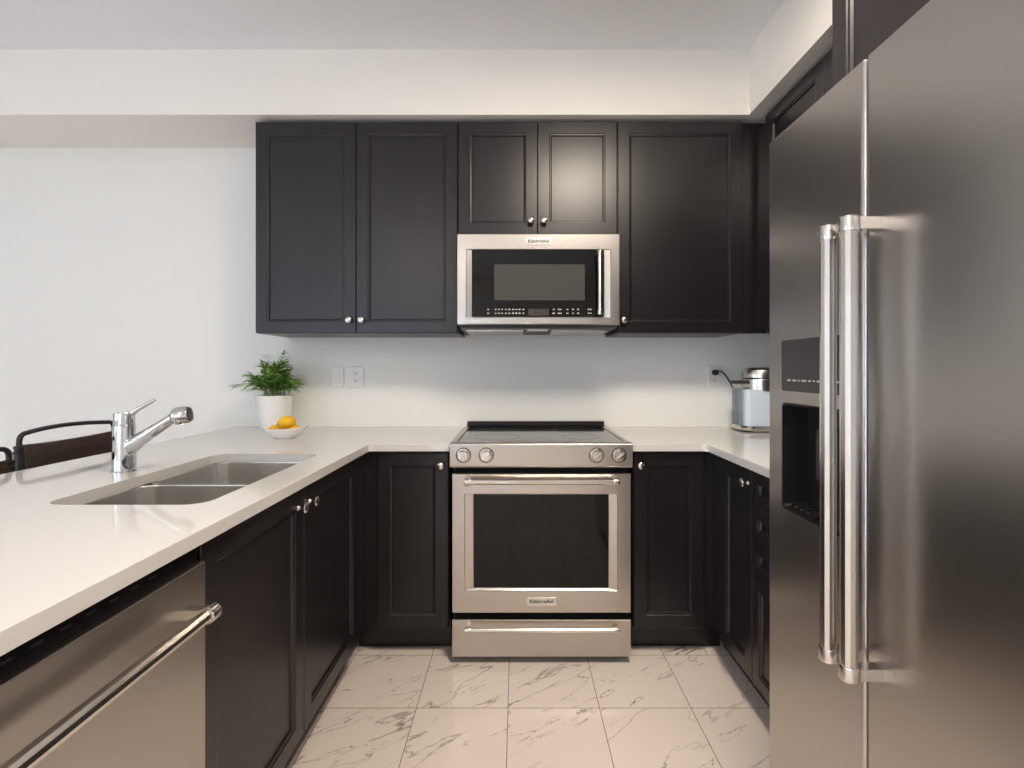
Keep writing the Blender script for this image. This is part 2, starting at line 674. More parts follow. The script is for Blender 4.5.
# --- wall cabinets along the back
UZ0, UZ1, UF = 1.403, 2.425, 2.41
FU = face_room(UF)
r = thing('wall_cabinet', (-0.776, UF, UZ0), 'tall dark two-door wall cabinet at left of the microwave', 'cabinet')
shell(-1.265, -0.287, UF, YB - .002, UZ0, UZ1, front='y').build('carcass', M['cab'], r)
d = door(FU, -1.263, -0.7785, UZ0 + .002, UZ1 - .002, parent=r)
knob(FU, -0.808, UZ0 + .062, .02, d)
d = door(FU, -0.7755, -0.289, UZ0 + .002, UZ1 - .002, parent=r)
knob(FU, -0.747, UZ0 + .062, .02, d)
r = thing('wall_cabinet', (0.10, UF, 1.872), 'short dark two-door wall cabinet directly above the microwave', 'cabinet')
shell(-0.285, 0.483, UF, YB - .002, 1.872, UZ1, front='y').build('carcass', M['cab'], r)
d = door(FU, -0.283, 0.0985, 1.880, UZ1 - .002, parent=r)
knob(FU, 0.068, 1.880 + .062, .02, d)
d = door(FU, 0.1015, 0.481, 1.880, UZ1 - .002, parent=r)
knob(FU, 0.131, 1.880 + .062, .02, d)
r = thing('wall_cabinet', (0.79, UF, UZ0), 'dark single-door wall cabinet at right of the microwave', 'cabinet')
shell(0.485, 1.088, UF, YB - .002, UZ0, UZ1, front='y').build('carcass', M['cab'], r)
d = door(FU, 0.488, 1.086, UZ0 + .002, UZ1 - .002, parent=r)
knob(FU, 0.513, UZ0 + .062, .02, d)
MB().box(1.0885, 1.19, UF - .003, UF + .015, UZ0, UZ1, .001).build('filler', M['cab'], r)
# --- wall cabinet on the right wall
FR = face_left(1.19)
r = thing('wall_cabinet', (1.19, 1.86, UZ0), 'dark wall cabinet on the right wall half hidden by the refrigerator', 'cabinet')
shell(1.19, XR - .002, 1.285, UF + .016, UZ0, UZ1, front='-x').build('carcass', M['cab'], r)
door(FR, 1.886, 2.335, UZ0 + .002, UZ1 - .002, parent=r)
door(FR, 1.290, 1.882, UZ0 + .002, UZ1 - .002, parent=r)
# --- cabinet above the refrigerator and the tall end panel beside it
FF = face_left(0.82)
r = thing('wall_cabinet', (0.82, 0.75, 1.82), 'deep brown-black cabinet above the refrigerator', 'cabinet')
shell(0.82, XR - .002, 0.245, 1.259, 1.82, UZ1, front='-x').build('carcass', M['cab'], r)
door(FF, 0.755, 1.258, 1.822, UZ1 - .002, parent=r)
door(FF, 0.247, 0.752, 1.822, UZ1 - .002, parent=r)
tag(MB().box(0.83, XR - .002, 1.2605, 1.279, 0, UZ1, .001).build('end_panel', M['cab']),
    'tall dark end panel standing between the refrigerator and the right counter', 'panel')

# --- base cabinets along the back
BF = 2.13
FB = face_room(BF)
r = thing('base_cabinet', (-0.46, BF, 0), 'dark base cabinet in the left corner, knob beside the range', 'cabinet')
shell(-0.663, -0.292, BF, YB - .002, .125, .883, front='y').build('carcass', M['cab'], r)
d = door(FB, -0.597, -0.294, DZ0, DZ1, parent=r)
knob(FB, -0.323, 0.820, .02, d)
MB().box(-0.663, -0.5985, BF - .004, BF + .012, DZ0, .883, .001).build('filler', M['cab'], r)
MB().box(-0.70, -0.292, 2.197, 2.215, 0, .125, .001).build('toe_kick', M['cab'], r)
r = thing('base_cabinet', (0.66, BF, 0), 'dark base cabinet in the right corner, knob beside the range', 'cabinet')
shell(0.4965, 0.85, BF, YB - .002, .125, .883, front='y').build('carcass', M['cab'], r)
d = door(FB, 0.4985, 0.797, DZ0, DZ1, parent=r)
knob(FB, 0.5245, 0.821, .02, d)
MB().box(0.7985, 0.85, BF - .004, BF + .012, DZ0, .883, .001).build('filler', M['cab'], r)
MB().box(0.4965, 0.90, 2.197, 2.215, 0, .125, .001).build('toe_kick', M['cab'], r)

# --- peninsula: sink base on the left
FL = face_right(-0.665)
r = thing('sink_cabinet', (-0.95, 1.5, 0), 'long dark two-door sink cabinet between dishwasher and corner', 'cabinet')
shell(-1.245, -0.665, 0.999, 2.105, .125, .883, True, front='+x').build('carcass', M['cab'], r)
d = door(FL, 1.010, 1.4975, DZ0, DZ1, parent=r)
knob(FL, 1.457, 0.821, .02, d)
d = door(FL, 1.5005, 2.003, DZ0, DZ1, parent=r)
knob(FL, 1.535, 0.821, .02, d)
MB().box(-0.667, -0.655, 2.0045, 2.125, DZ0, .883, .001).build('filler', M['cab'], r)
MB().box(-0.738, -0.72, 1.0, 2.2, 0, .125, .001).build('toe_kick', M['cab'], r)
tag(MB().box(-1.245, -0.645, 0.375, 0.393, 0, .883, .001).build('end_panel', M['cab']),
    'dark end panel closing the near end of the peninsula', 'panel')
tag(MB().box(-1.264, -1.246, 0.375, YB - .002, 0, .883, .001).build('back_panel', M['cab']),
    'dark back panel of the peninsula facing the stools', 'panel')

# --- right run: corner door cabinet and drawer cabinet
FQ = face_left(0.85)
r = thing('base_cabinet', (1.1, 1.93, 0), 'narrow dark base cabinet on the right, its knob nearest the refrigerator', 'cabinet')
shell(0.852, XR - .002, 1.7495, 2.12, .125, .883, front='-x').build('carcass', M['cab'], r)
d = door(FQ, 1.7500, 2.02, DZ0, DZ1, parent=r)
knob(FQ, 1.777, 0.822, .02, d)
MB().box(0.842, 0.8505, 2.0215, 2.124, DZ0, .883, .001).build('filler', M['cab'], r)
MB().box(0.915, 0.933, 1.7495, 2.195, 0, .125, .001).build('toe_kick', M['cab'], r)
r = thing('drawer_cabinet', (1.1, 1.5, 0), 'dark drawer cabinet on the right partly behind the refrigerator', 'cabinet')
shell(0.852, XR - .002, 1.283, 1.747, .125, .883, front='-x').build('carcass', M['cab'], r)
for b0, b1 in ((0.751, DZ1), (0.629, 0.748), (0.512, 0.626)):
    d = door(FQ, 1.285, 1.7465, b0, b1, rail=0.034, name='drawer', parent=r)
    knob(FQ, 1.516, (b0 + b1) / 2, .02, d)
d = door(FQ, 1.285, 1.7465, DZ0, 0.509, rail=0.045, parent=r)
MB().box(0.915, 0.933, 1.283, 1.747, 0, .125, .001).build('toe_kick', M['cab'], r)

# ------------------------------------------------------------------ worktops
CZ0, CZ1 = 0.884, 0.914


def arc(cx, cy, r_, t0, t1, n=5):
    return [(cx + r_ * math.cos(math.radians(t0 + (t1 - t0) * i / n)), cy + r_ * math.sin(math.radians(t0 + (t1 - t0) * i / n)))
            for i in range(n + 1)]


rad = 0.016
top = MB().prism(FLAT, [(-1.55, 0.36), (-0.622, 0.36)] + arc(-0.622 + rad, 2.08 - rad, rad, 180, 90) +
                 [(-0.2835, 2.08), (-0.2835, YB - .001), (-1.55, YB - .001)], CZ0, CZ1, .003).build('countertop', M['quartz'])
tag(top, 'long white quartz countertop of the peninsula with the sink cut in', 'countertop')
SX0, SX1, SY0, SY1 = -1.115, -0.732, 1.152, 1.842
hole = rrect(SX0, SX1, SY0, SY1, 0.045, 8)
hole = [p for p in hole]
# far left corner of the cut-out is more generously rounded
hole = rrect(SX0, SX1, SY0, SY1, 0.05, 8)
cut(top, MB().prism(FLAT, hole, CZ0 - .02, CZ1 + .02))
o = MB().prism(FLAT, [(0.485, 2.08)] + arc(0.80 - .022, 2.08 - .022, .022, 90, 0) + [(0.80, 1.282), (XR - .001, 1.282), (XR - .001, YB - .001),
               (0.485, YB - .001)], CZ0, CZ1, .003).build('countertop', M['quartz'])
tag(o, 'short white quartz countertop between range and refrigerator', 'countertop')

# ------------------------------------------------------------------ double sink
r = thing('sink', (-0.92, 1.5, 0.69), 'undermount stainless double-bowl sink set in the white countertop', 'sink')


def bowl(x0, x1, y0, y1, z0, z1, rr_):
    rows = []
    for (ins, z, k) in ((-.012, z1, rr_ + .012), (0, z1, rr_), (.0015, z1 - .004, rr_), (.006, z0 + .05, rr_), (.012, z0 + .02, rr_), (.03, z0 + .004, rr_), (.06, z0, rr_ * .7)):
        rows.append([(p[0], p[1], z) for p in rrect(x0 + ins, x1 - ins, y0 + ins, y1 - ins, k, 8)])
    mb = MB().loops(rows, cap0=False)
    return mb


for k, (y0, y1) in enumerate(((SY0 - .004, 1.481), (1.496, SY1 + .004))):
    b = bowl(SX0 - .004, SX1 + .004, y0, y1, 0.70, 0.8835 if k < 0 else 0.883, 0.055).build('bowl', M['sink_steel'], r)
    MB().lathe([(.045, .0005), (.045, .003), (.038, .004), (.034, .001), (.01, .001)], ((SX0 + SX1) / 2, (y0 + y1) / 2, 0.70), seg=28).build('drain', M['chrome'], b)

# ------------------------------------------------------------------ faucet
fx, fy = -1.214, 1.53
r = thing('faucet', (fx, fy, CZ1), 'chrome single-lever pull-out faucet behind the sink', 'faucet')
MB().lathe([(.034, 0), (.034, .003), (.0315, .005), (.0305, .055), (.029, .142)], (fx, fy, CZ1), seg=40).build('body', M['chrome'], r)
MB().lathe([(.0265, .1422), (.028, .1445), (.028, .178), (.026, .182), (.018, .184)], (fx, fy, CZ1), seg=40).build('cap', M['chrome'], r)
lv = MB()
lv.tube([(fx + .012, fy, 1.086), (fx + .028, fy, 1.096), (fx + .046, fy, 1.108), (fx + .090, fy, 1.132), (fx + .094, fy, 1.134)],
        [.008, .0085, .007, .0062, .003], 14)
lv.build('lever', M['chrome'], r)
a0, a1 = Vector((fx + .016, fy, 0.990)), Vector((fx + .152, fy, 1.079))
dv = (a1 - a0).normalized()
Ls = (a1 - a0).length
MB().lathe([(.012, -.012), (.0235, 0), (.0245, .016), (.0215, .028), (.0185, Ls * .45), (.0160, Ls)], a0, dv, 28).build('spout', M['chrome'], r)
hv = Vector((1, .28, .19)).normalized()
hd = MB().lathe([(.010, -.010), (.0225, -.007), (.0270, .000), (.0285, .008), (.0285, .024), (.0268, .033), (.0235, .037)], a1 + Vector((.008, 0, .004)), hv, 32).build('spray_head', M['chrome'], r)
MB().lathe([(.0230, .0365), (.0215, .041), (.012, .0435), (.002, .044)], a1 + Vector((.008, 0, .004)), hv, 28).build('nozzle', M['dark_grey'], hd)


# ------------------------------------------------------------------ bar handles
def bar_handle(F, axis, p0, p1, cross, proud, r_, parent, post=0.010, cap=0.017, mtl='steel', base=0.0):
    """tube along axis 'a' or 'b' of frame F from p0 to p1 at height proud over the face, with square end brackets"""
    def at(t, c):
        return F(t, cross, c) if axis == 'a' else F(cross, t, c)
    mb = MB()
    n = 11
    ring = []
    for k in range(n * 2):
        ring.append(r_ * (1.0 if k % 2 == 0 else 0.965))
    d = (at(p1, proud) - at(p0, proud)).normalized()
    u, v = F.n, F.n.cross(d)
    rows = [[at(t, proud) + (u * math.cos(2 * PI * k / len(ring)) + v * math.sin(2 * PI * k / len(ring))) * ring[k] for k in range(len(ring))]
            for t in (p0 + .01, p1 - .01)]
    mb.loops(rows)
    h = mb.build('handle', M['satin'], parent, sharp=30)
    for t, s in ((p0, 1), (p1, -1)):
        b = MB()
        e = sorted((t, t + s * .024))
        # rounded ferrule that grips the tube end
        b.lathe([(cap * .9, 0), (cap, .003), (cap, .022), (cap * .94, .025)], at(t, proud), d * s, 24)
        # arm back to the face
        w = post
        if axis == 'a':
            poly = [(e[0] + .002, cross - w), (e[1] - .002, cross - w), (e[1] - .002, cross + w), (e[0] + .002, cross + w)]
        else:
            poly = [(cross - w, e[0] + .002), (cross + w, e[0] + .002), (cross + w, e[1] - .002), (cross - w, e[1] - .002)]
        b.prism(F, poly, base, proud, .0015)
        b.build('bracket', M['satin'], h)
    return h


def badge(F, a, b, w, h, c, parent, ring=True):
    p = MB().prism(F, [(a - w / 2, b - h / 2), (a + w / 2, b - h / 2), (a + w / 2, b + h / 2), (a - w / 2, b + h / 2)], c, c + .003, .001).build('badge', M['badge'], parent)
    text_mesh('KitchenAid', F, a, b, h * .66, c + .0032, 'lettering', M['ink'], p, 0.0006)
    return p


# ------------------------------------------------------------------ slide-in range
RX0, RX1, RY = -0.279, 0.4805, 2.06
r = thing('range', (0.1, 2.37, 0), 'stainless slide-in electric range with black glass top and oven window', 'range')
MB().box(RX0 + .012, RX1 - .012, 2.098, YB - .03, 0.03, 0.905, .002).build('body', M['dark_grey'], r)
side = Frame((0, 0, 0), (0, 1, 0), (0, 0, 1), (1, 0, 0))
# console: sloping lip, control face and rolled lower edge
con = [(2.066, .9225), (2.0585, .919), (2.056, .913), (2.058, .830), (2.061, .822), (2.068, .816), (2.098, .816), (2.098, .9225)]
MB().prism(side, con, RX0, RX1).build('control_panel', M['steel'], r, sharp=50)
# steel rim round the glass
rim = MB()
rim.rings(Frame((0, 0, 0), (1, 0, 0), (0, 1, 0), (0, 0, 1)),
          [(RX0 + .004, RX1 - .004, 2.0985, YB - .028, .9055), (RX0 + .004, RX1 - .004, 2.0985, YB - .028, .9215),
           (RX0 + .024, RX1 - .024, 2.112, YB - .06, .9215), (RX0 + .024, RX1 - .024, 2.112, YB - .06, .906)], back=False)
rim.build('rim', M['steel'], r)
gl = MB().prism(FLAT, [(RX0 + .028, 2.116), (RX1 - .028, 2.116), (RX1 - .028, YB - .064), (RX0 + .028, YB - .064)], .9065, .9205, .001).build('glass_top', M['cooktop'], r)
for bx, by, br in ((-0.09, 2.26, .105), (0.29, 2.26, .085), (-0.09, 2.52, .075), (0.29, 2.52, .105)):
    MB().lathe([(br, 0), (br, .0003), (br - .003, .0003), (br - .003, 0)], (bx, by, .9206), seg=48, cap0=False, cap1=False).build('burner', M['burner'], gl)
MB().prism(FLAT, [(-0.07, 2.1175), (0.25, 2.1175), (0.25, 2.126), (-0.07, 2.126)], .9206, .9212).build('slot', M['black'], gl)
bg_ = MB()
bg_.prism(side, [(2.655, .922), (2.655, .933), (2.662, .936), (2.662, .945), (2.668, .948), (2.690, .948), (2.690, .906), (2.662, .906)], RX0 + .012, RX1 - .012)
bg_.build('rear_vent', M['black'], r)
FP = face_room(2.057)
for a in (-0.2226, -0.1278, 0.3297, 0.4245):
    k = MB()
    o_ = FP(a, 0.872, 0)
    k.lathe([(.029, 0), (.029, .004), (.0265, .007), (.0235, .007), (.0225, .026), (.020, .030), (.002, .0305)], o_, FP.n, 36)
    kn = k.build('knob', M['satin'], r)
    MB().lathe([(.032, -.001), (.032, .0015), (.029, .0015), (.029, -.001)], o_, FP.n, 36, False, False).build('bezel_shadow', M['dark_grey'], kn)  # dark ring painted as the shadow round the knob's edge
    g = MB()
    t = math.radians(35 if a != -0.2226 else 90)
    ca, sa = math.cos(t), math.sin(t)
    pl = [(a + x * ca - y * sa, 0.872 + x * sa + y * ca) for x, y in ((-.020, -.0055), (.020, -.0055), (.020, .0055), (-.020, .0055))]
    g.prism(FP, pl, .029, .038, .002)
    g.build('grip', M['satin'], kn)
MB().box(RX0 + .02, RX1 - .02, 2.0765, 2.098, .190, .815).build('gap_shade', M['void'], r)  # near-black box, its colour stands in for shade in the door gaps
# oven door
FD = face_room(2.075)
dz0, dz1 = .2145, .793
GX0, GX1, GZ0, GZ1 = -0.181, 0.3825, 0.316, 0.706
dr = MB().rings(FD, [(-0.2705, .4744, dz0, dz1, 0), (-0.2705, .4744, dz0, dz1, .012), (-0.2685, .4724, dz0 + .002, dz1 - .002, .015),
                     (-0.2185, .4203, .305, .7115, .015), (-0.2165, .4183, .307, .7095, .011), (GX0 - .002, GX1 + .002, GZ0 - .004, GZ1 + .002, .0065),
                     (GX0, GX1, GZ0, GZ1, .005)], close=False, back=False).build('oven_door', M['steel'], r, sharp=15)
MB().prism(FD, [(GX0 - .004, GZ0 - .006), (GX1 + .004, GZ0 - .006), (GX1 + .004, GZ1 + .004), (GX0 - .004, GZ1 + .004)], -.006, .0052).build('oven_window', M['black_glass'], dr)
bar_handle(FD, 'a', -0.2145, 0.4165, 0.769, .058, .012, dr, post=.008, cap=.0155, base=.014)
badge(FD, .102, .2635, .121, .034, .0145, dr)
# warming drawer
FW = face_room(2.075)
dw = MB().rings(FW, [(-0.2705, .4744, .031, .185, 0), (-0.2705, .4744, .031, .185, .012), (-0.2685, .4724, .033, .183, .015)]).build('drawer', M['steel'], r, sharp=15)
bar_handle(FW, 'a', -0.2145, 0.4165, 0.1635, .055, .009, dw, post=.006, cap=.0125, base=.014)
for lx in (-0.22, 0.42):
    for ly in (2.13, 2.64):
        MB().lathe([(.018, 0), (.018, .006), (.010, .010), (.010, .0305)], (lx, ly, 0), seg=16).build('foot', M['black'], r)

# ------------------------------------------------------------------ over-the-range microwave
MF = 2.345
FM = face_room(MF)
r = thing('microwave', (0.1, 2.5, 1.42), 'stainless over-the-range microwave under the short wall cabinet', 'microwave')
MX0, MX1, MZ0, MZ1 = -0.280, 0.480, 1.437, 1.861
MB().box(MX0 + .003, MX1 - .003, MF + .002, YB - .002, MZ0 + .004, 1.8705, .002).build('body', M['dark_grey'], r)
md = MB().rings(FM, [(MX0, MX1, MZ0, MZ1, 0), (MX0, MX1, MZ0, MZ1, .033), (MX0 + .003, MX1 - .003, MZ0 + .003, MZ1 - .003, .036),
                     (-0.238, .438, 1.470, 1.790, .036), (-0.236, .436, 1.472, 1.788, .033), (-0.211, .407, 1.476, 1.786, .027)],
                close=False, back=False).build('door', M['steel'], r, sharp=15)
gw = MB().prism(FM, [(-0.2125, 1.474), (.4085, 1.474), (.4085, 1.7875), (-0.2125, 1.7875)], .006, .0272).build('door_glass', M['black_glass'], md)
MB().prism(FM, rrect(-0.107, .317, 1.5517, 1.7196, .004, 3), .0272, .0276).build('screen', M['mesh_glass'], gw)
MB().prism(FM, [(.052, 1.480), (.150, 1.480), (.150, 1.512), (.052, 1.512)], .0272, .0277).build('display', M['display'], gw)
marks = MB()
rnd = random.Random(3)
for row, zz in ((0, 1.509), (1, 1.491)):
    for k, a in enumerate((-.135, -.100, -.085, -.070, -.052, -.036, -.018, -.003, .012, .030, .172, .196, .205, .236, .262, .286, .335, .345)):
        w = .006 + .004 * rnd.random()
        h_ = .0022 + .001 * rnd.random()
        marks.prism(FM, [(a - w / 2, zz - h_), (a + w / 2, zz - h_), (a + w / 2, zz + h_), (a - w / 2, zz + h_)], .0272, .0275)
marks.build('key_legends', M['mark'], gw)['kind'] = 'stuff'
bar_handle(FM, 'b', 1.480, 1.775, .382, .075, .0115, md, post=.008, cap=.0135, base=.020)
badge(FM, .1005, 1.8255, .118, .033, .0355, md)
# underside: tapered hood lip, two grease filters and lamp lens
MB().prism(side, [(2.325, 1.4405), (2.352, 1.424), (2.70, 1.416), (2.70, 1.4405)], MX0 + .008, MX1 - .008).build('underside', M['black'], r)
for a0_, a1_ in ((-0.25, 0.03), (0.17, 0.45)):
    f = MB().prism(side, [(2.43, 1.4215), (2.66, 1.4165), (2.66, 1.411), (2.43, 1.416)], a0_, a1_).build('grease_filter', M['sink_steel'], r)
MB().box(0.05, 0.15, 2.40, 2.45, 1.4155, 1.424, .002).build('lamp_lens', M['badge'], r)

# ------------------------------------------------------------------ dishwasher
r = thing('dishwasher', (-0.93, 0.69, 0), 'stainless dishwasher under the near end of the white peninsula', 'dishwasher')
MB().box(-1.22, -0.664, 0.397, 0.993, 0.12, 0.870, .003).build('tub', M['void'], r)
FW = face_right(-0.655)
dd = MB().rings(FW, [(.3975, .9935, .13, .845, 0), (.3975, .9935, .13, .845, .027), (.399, .992, .1315, .8435, .030)]).build('door', M['fridge_steel'], r, sharp=15)
cp = MB().box(-0.662, -0.640, 0.40, 0.991, 0.8455, 0.872, .002).build('control_strip', M['void'], r)
ks = MB()
for k in range(12):
    yy = .44 + k * .042
    ks.box(-0.6398, -0.6393, yy, yy + .018, .862, .866)
ks.build('key_legends', M['black'], cp)['kind'] = 'stuff'
bar_handle(FW, 'a',   .455, .945, .770, .077, .0125, dd, post=.009, cap=.0165, base=.028)
MB().box(-0.735, -0.715, 0.40, 0.99, 0, 0.115, .002).build('toe_kick', M['black'], r)

# ------------------------------------------------------------------ refrigerator
r = thing('refrigerator', (1.0, 0.75, 0), 'tall stainless side-by-side refrigerator with long bar handles and dispenser', 'refrigerator')
XF = 0.612
GAP = 0.8705
MB().box(0.685, 1.44, 0.295, 1.199, 0.02, 1.762, .004).build('body', M['dark_grey'], r)
plan = lambda y0, y1: [(XF + .070, y0)] + [(XF + .009 - .009 * math.sin(t), y0 + .009 - .009 * math.cos(t)) for t in [PI / 2 * i / 5 for i in range(6)]] + \
    [(XF + .009 - .009 * math.cos(t), y1 - .009 + .009 * math.sin(t)) for t in [PI / 2 * i / 5 for i in range(6)]] + [(XF + .070, y1)]
fr = MB().prism(FLAT, plan(GAP + .0025, 1.206), 0.075, 1.777, .002).build('freezer_door', M['fridge_steel'], r)
DY0, DY1 = 0.930, 1.143
cut(fr, MB().prism(face_left(XF + .055), rrect(DY0, DY1, 0.911, 1.154, .012, 4), 0, .2))
fg = MB().prism(FLAT, plan(0.297, GAP - .0025), 0.075, 1.777, .002).build('refrigerator_door', M['fridge_steel'], r)
FX = face_left(XF)
bar_handle(FX, 'b', .705, 1.487, .838, .050, .0135, fg, post=.011, cap=.0165, base=-.001)
bar_handle(FX, 'b', .705, 1.487, .8935, .050, .0135, fr, post=.011, cap=.0165, base=-.001)
pn = MB().prism(FX, rrect(DY0, DY1, 1.180, 1.295, .006, 4), -.004, .0012, .0005).build('dispenser_panel', M['grey_panel'], fr)
mk = MB()
rnd = random.Random(5)
y = 1.118
while y > 0.95:
    w = rnd.choice((.006, .010, .014, .018))
    mk.prism(FX, [(y - w, 1.203), (y, 1.203), (y, 1.2065), (y - w, 1.2065)], .0013, .0016)
    y -= w + .007
mk.build('key_legends', M['mark'], fr)['kind'] = 'stuff'
# dispenser recess: five-sided liner, spout paddle and slatted drip tray
lin_ = MB()
for c0, rows in ((0, 0),):
    o1 = rrect(DY0 + .0005, DY1 - .0005, .9115, 1.1535, .0115, 4)
    o2 = rrect(DY0 + .004, DY1 - .004, .915, 1.150, .010, 4)
    o3 = rrect(DY0 + .012, DY1 - .012, .919, 1.146, .010, 4)
    lin_.loops([[FX(p[0], p[1], c) for p in ring_] for ring_, c in ((o1, .001), (o2, .001), (o2, -.006), (o3, -.052))], cap0=False)
ln = lin_.build('dispenser_recess', M['black'], fr, sharp=30)
MB().prism(FX, rrect(1.00, 1.075, .99, 1.10, .008, 4), -.050, -.036, .003).build('paddle', M['dark_grey'], ln)
tr = MB()
for k in range(8):
    yy = DY0 + .022 + k * .024
    tr.prism(FX, [(yy, .9205), (yy + .012, .9205), (yy + .012, .925), (yy, .925)], -.050, -.008)
tr.build('drip_tray', M['sink_steel'], ln)
MB().box(0.66, 0.70, 0.30, 1.195, 0.0, 0.068, .003).build('kick_grille', M['dark_grey'], r)
for yy in (0.36, 1.14):
    MB().box(0.64, 0.74, yy - .03, yy + .03, 1.7775, 1.795, .004).build('hinge_cover', M['dark_grey'], r)

# ------------------------------------------------------------------ wall plates
FWL = face_room(YB)


def plate(a, b, w, h):
    return MB().rings(FWL, [(a - w / 2, a + w / 2, b - h / 2, b + h / 2, 0.0002), (a - w / 2, a + w / 2, b - h / 2, b + h / 2, .002),
                            (a - w / 2 + .004, a + w / 2 - .004, b - h / 2 + .004, b + h / 2 - .004, .006)])


r = thing('light_switch', (-0.985, YB, 1.18), 'white rocker light switch on the wall left of the duplex outlet', 'light switch')
pz = 1.188
p = plate(-0.985, pz, .072, .116).build('plate', M['plastic'], r)
MB().rings(FWL, [(-1.002, -.968, pz - .034, pz + .034, .006), (-1.002, -.968, pz - .034, pz + .034, .0075), (-0.999, -.971, pz - .031, pz + .031, .010)]).build('rocker', M['plastic'], r)


def outlet(a, b, label, plugged=False):
    r_ = thing('wall_outlet', (a, YB, b), label, 'outlet')
    plate(a, b, .086 if not plugged else .076, .116).build('plate', M['plastic'], r_)
    for s in (-1, 1):
        if plugged and s == 1:
            continue
        f_ = MB().prism(FWL, rrect(a - .017, a + .017, b + s * .0205 - .0145, b + s * .0205 + .0145, .010, 5), .006, .009, .001).build('receptacle', M['plastic'], r_)
        k_ = MB()
        zc = b + s * .0205
        k_.prism(FWL, [(a - .0075, zc - .003), (a - .0050, zc - .003), (a - .0050, zc + .008), (a - .0075, zc + .008)], .0085, .0094)
        k_.prism(FWL, [(a + .0050, zc - .002), (a + .0075, zc - .002), (a + .0075, zc + .007), (a + .0050, zc + .007)], .0085, .0094)
        k_.prism(FWL, rrect(a - .003, a + .003, zc - .011, zc - .005, .0028, 4), .0085, .0094)
        k_.build('slots', M['slot'], f_)
    return r_


outlet(-0.884, 1.187, 'white duplex outlet with empty sockets beside the light switch')
outlet(1.083, 1.190, 'white outlet with a black plug in it, left of the coffee maker', True)

# ------------------------------------------------------------------ coffee maker
kx, ky = 1.272, 2.560
r = thing('coffee_maker', (kx, ky, CZ1), 'pale blue and steel coffee maker standing beside the refrigerator', 'coffee maker')


def disc(rx, ry, cx, cy, z, n=40):
    return [(cx + rx * math.cos(2 * PI * i / n), cy + ry * math.sin(2 * PI * i / n), z) for i in range(n)]


def sq(hw, hd, rr_, cx, cy, z):
    return [(p[0], p[1], z) for p in rrect(cx - hw, cx + hw, cy - hd, cy + hd, rr_, 8)]


MB().loops([sq(.143, .098, .06, kx, ky, CZ1 + .004), sq(.149, .104, .06, kx, ky, CZ1 + .010), sq(.150, .105, .06, kx, ky, CZ1 + .022),
            sq(.146, .100, .06, kx, ky, CZ1 + .030)]).build('base', M['satin'], r)
MB().loops([sq(.128, .088, .06, kx, ky, CZ1 + .0005), sq(.130, .09, .06, kx, ky, CZ1 + .004)]).build('foot_ring', M['rubber'], r)
MB().loops([sq(.122, .086, .025, kx - .004, ky - .004, CZ1 + .0302), sq(.122, .086, .025, kx - .004, ky - .004, CZ1 + .212)]).build('body', M['blue_body'], r)
hdp = MB()
hdp.loops([disc(.100, .085, kx + .012, ky - .008, CZ1 + .200), disc(.120, .094, kx + .012, ky - .008, CZ1 + .206), disc(.121, .095, kx + .012, ky - .008, CZ1 + .262),
           disc(.118, .092, kx + .012, ky - .008, CZ1 + .266)])
hdd = hdp.build('brew_head', M['satin'], r)
MB().loops([disc(.113, .088, kx + .012, ky - .008, CZ1 + .266), disc(.113, .088, kx + .012, ky - .008, CZ1 + .272)]).build('seam', M['black'], hdd)
MB().loops([disc(.121, .095, kx + .012, ky - .008, CZ1 + .272), disc(.122, .096, kx + .012, ky - .008, CZ1 + .290), disc(.116, .090, kx + .012, ky - .008, CZ1 + .310),
            disc(.108, .084, kx + .012, ky - .008, CZ1 + .314), disc(.104, .080, kx + .012, ky - .008, CZ1 + .320), disc(.09, .07, kx + .012, ky - .008, CZ1 + .324)]).build('lid', M['satin'], hdd)
tk = MB().loops([sq(.0095, .045, .008, kx - .1365, ky - .006, CZ1 + .0302), sq(.0095, .045, .008, kx - .1365, ky - .006, CZ1 + .222)]).build('water_tank', M['tank'], r)
MB().loops([sq(.008, .0435, .0065, kx - .1365, ky - .006, CZ1 + .032), sq(.008, .0435, .0065, kx - .1365, ky - .006, CZ1 + .098)]).build('water', M['water'], tk)
MB().box(kx - .182, kx - .100, ky - .056, ky - .024, CZ1 + .2405, CZ1 + .258, .005).build('lever', M['dark_grey'], r)
# cord and plug
px_, pz_ = 1.083, 1.211
pts = [(px_ + .004, YB - .034, pz_ + .006), (px_ + .02, YB - .040, pz_ + .008), (px_ + .045, YB - .042, pz_ - .014), (px_ + .070, YB - .042, pz_ - .055),
       (px_ + .090, YB - .040, pz_ - .092), (px_ + .115, YB - .038, pz_ - .13), (px_ + .15, YB - .038, pz_ - .18), (px_ + .18, ky + .085, pz_ - .23)]
sm = []
for i in range(len(pts) - 1):
    p0, p1, p2, p3 = (Vector(pts[max(i - 1, 0)]), Vector(pts[i]), Vector(pts[i + 1]), Vector(pts[min(i + 2, len(pts) - 1)]))
    for k in range(6):
        t = k / 6
        sm.append(.5 * ((2 * p1) + (p2 - p0) * t + (2 * p0 - 5 * p1 + 4 * p2 - p3) * t * t + (3 * p1 - p0 - 3 * p2 + p3) * t ** 3))
sm.append(Vector(pts[-1]))
cd = MB().tube(sm, .0042, 10).build('cord', M['rubber'], r)
pg = MB()
pg.lathe([(.010, 0), (.016, .003), (.016, .018), (.012, .028), (.006, .032)], (px_, YB - .0065, pz_), (0, -1, 0), 20)
pg.build('plug', M['rubber'], cd)

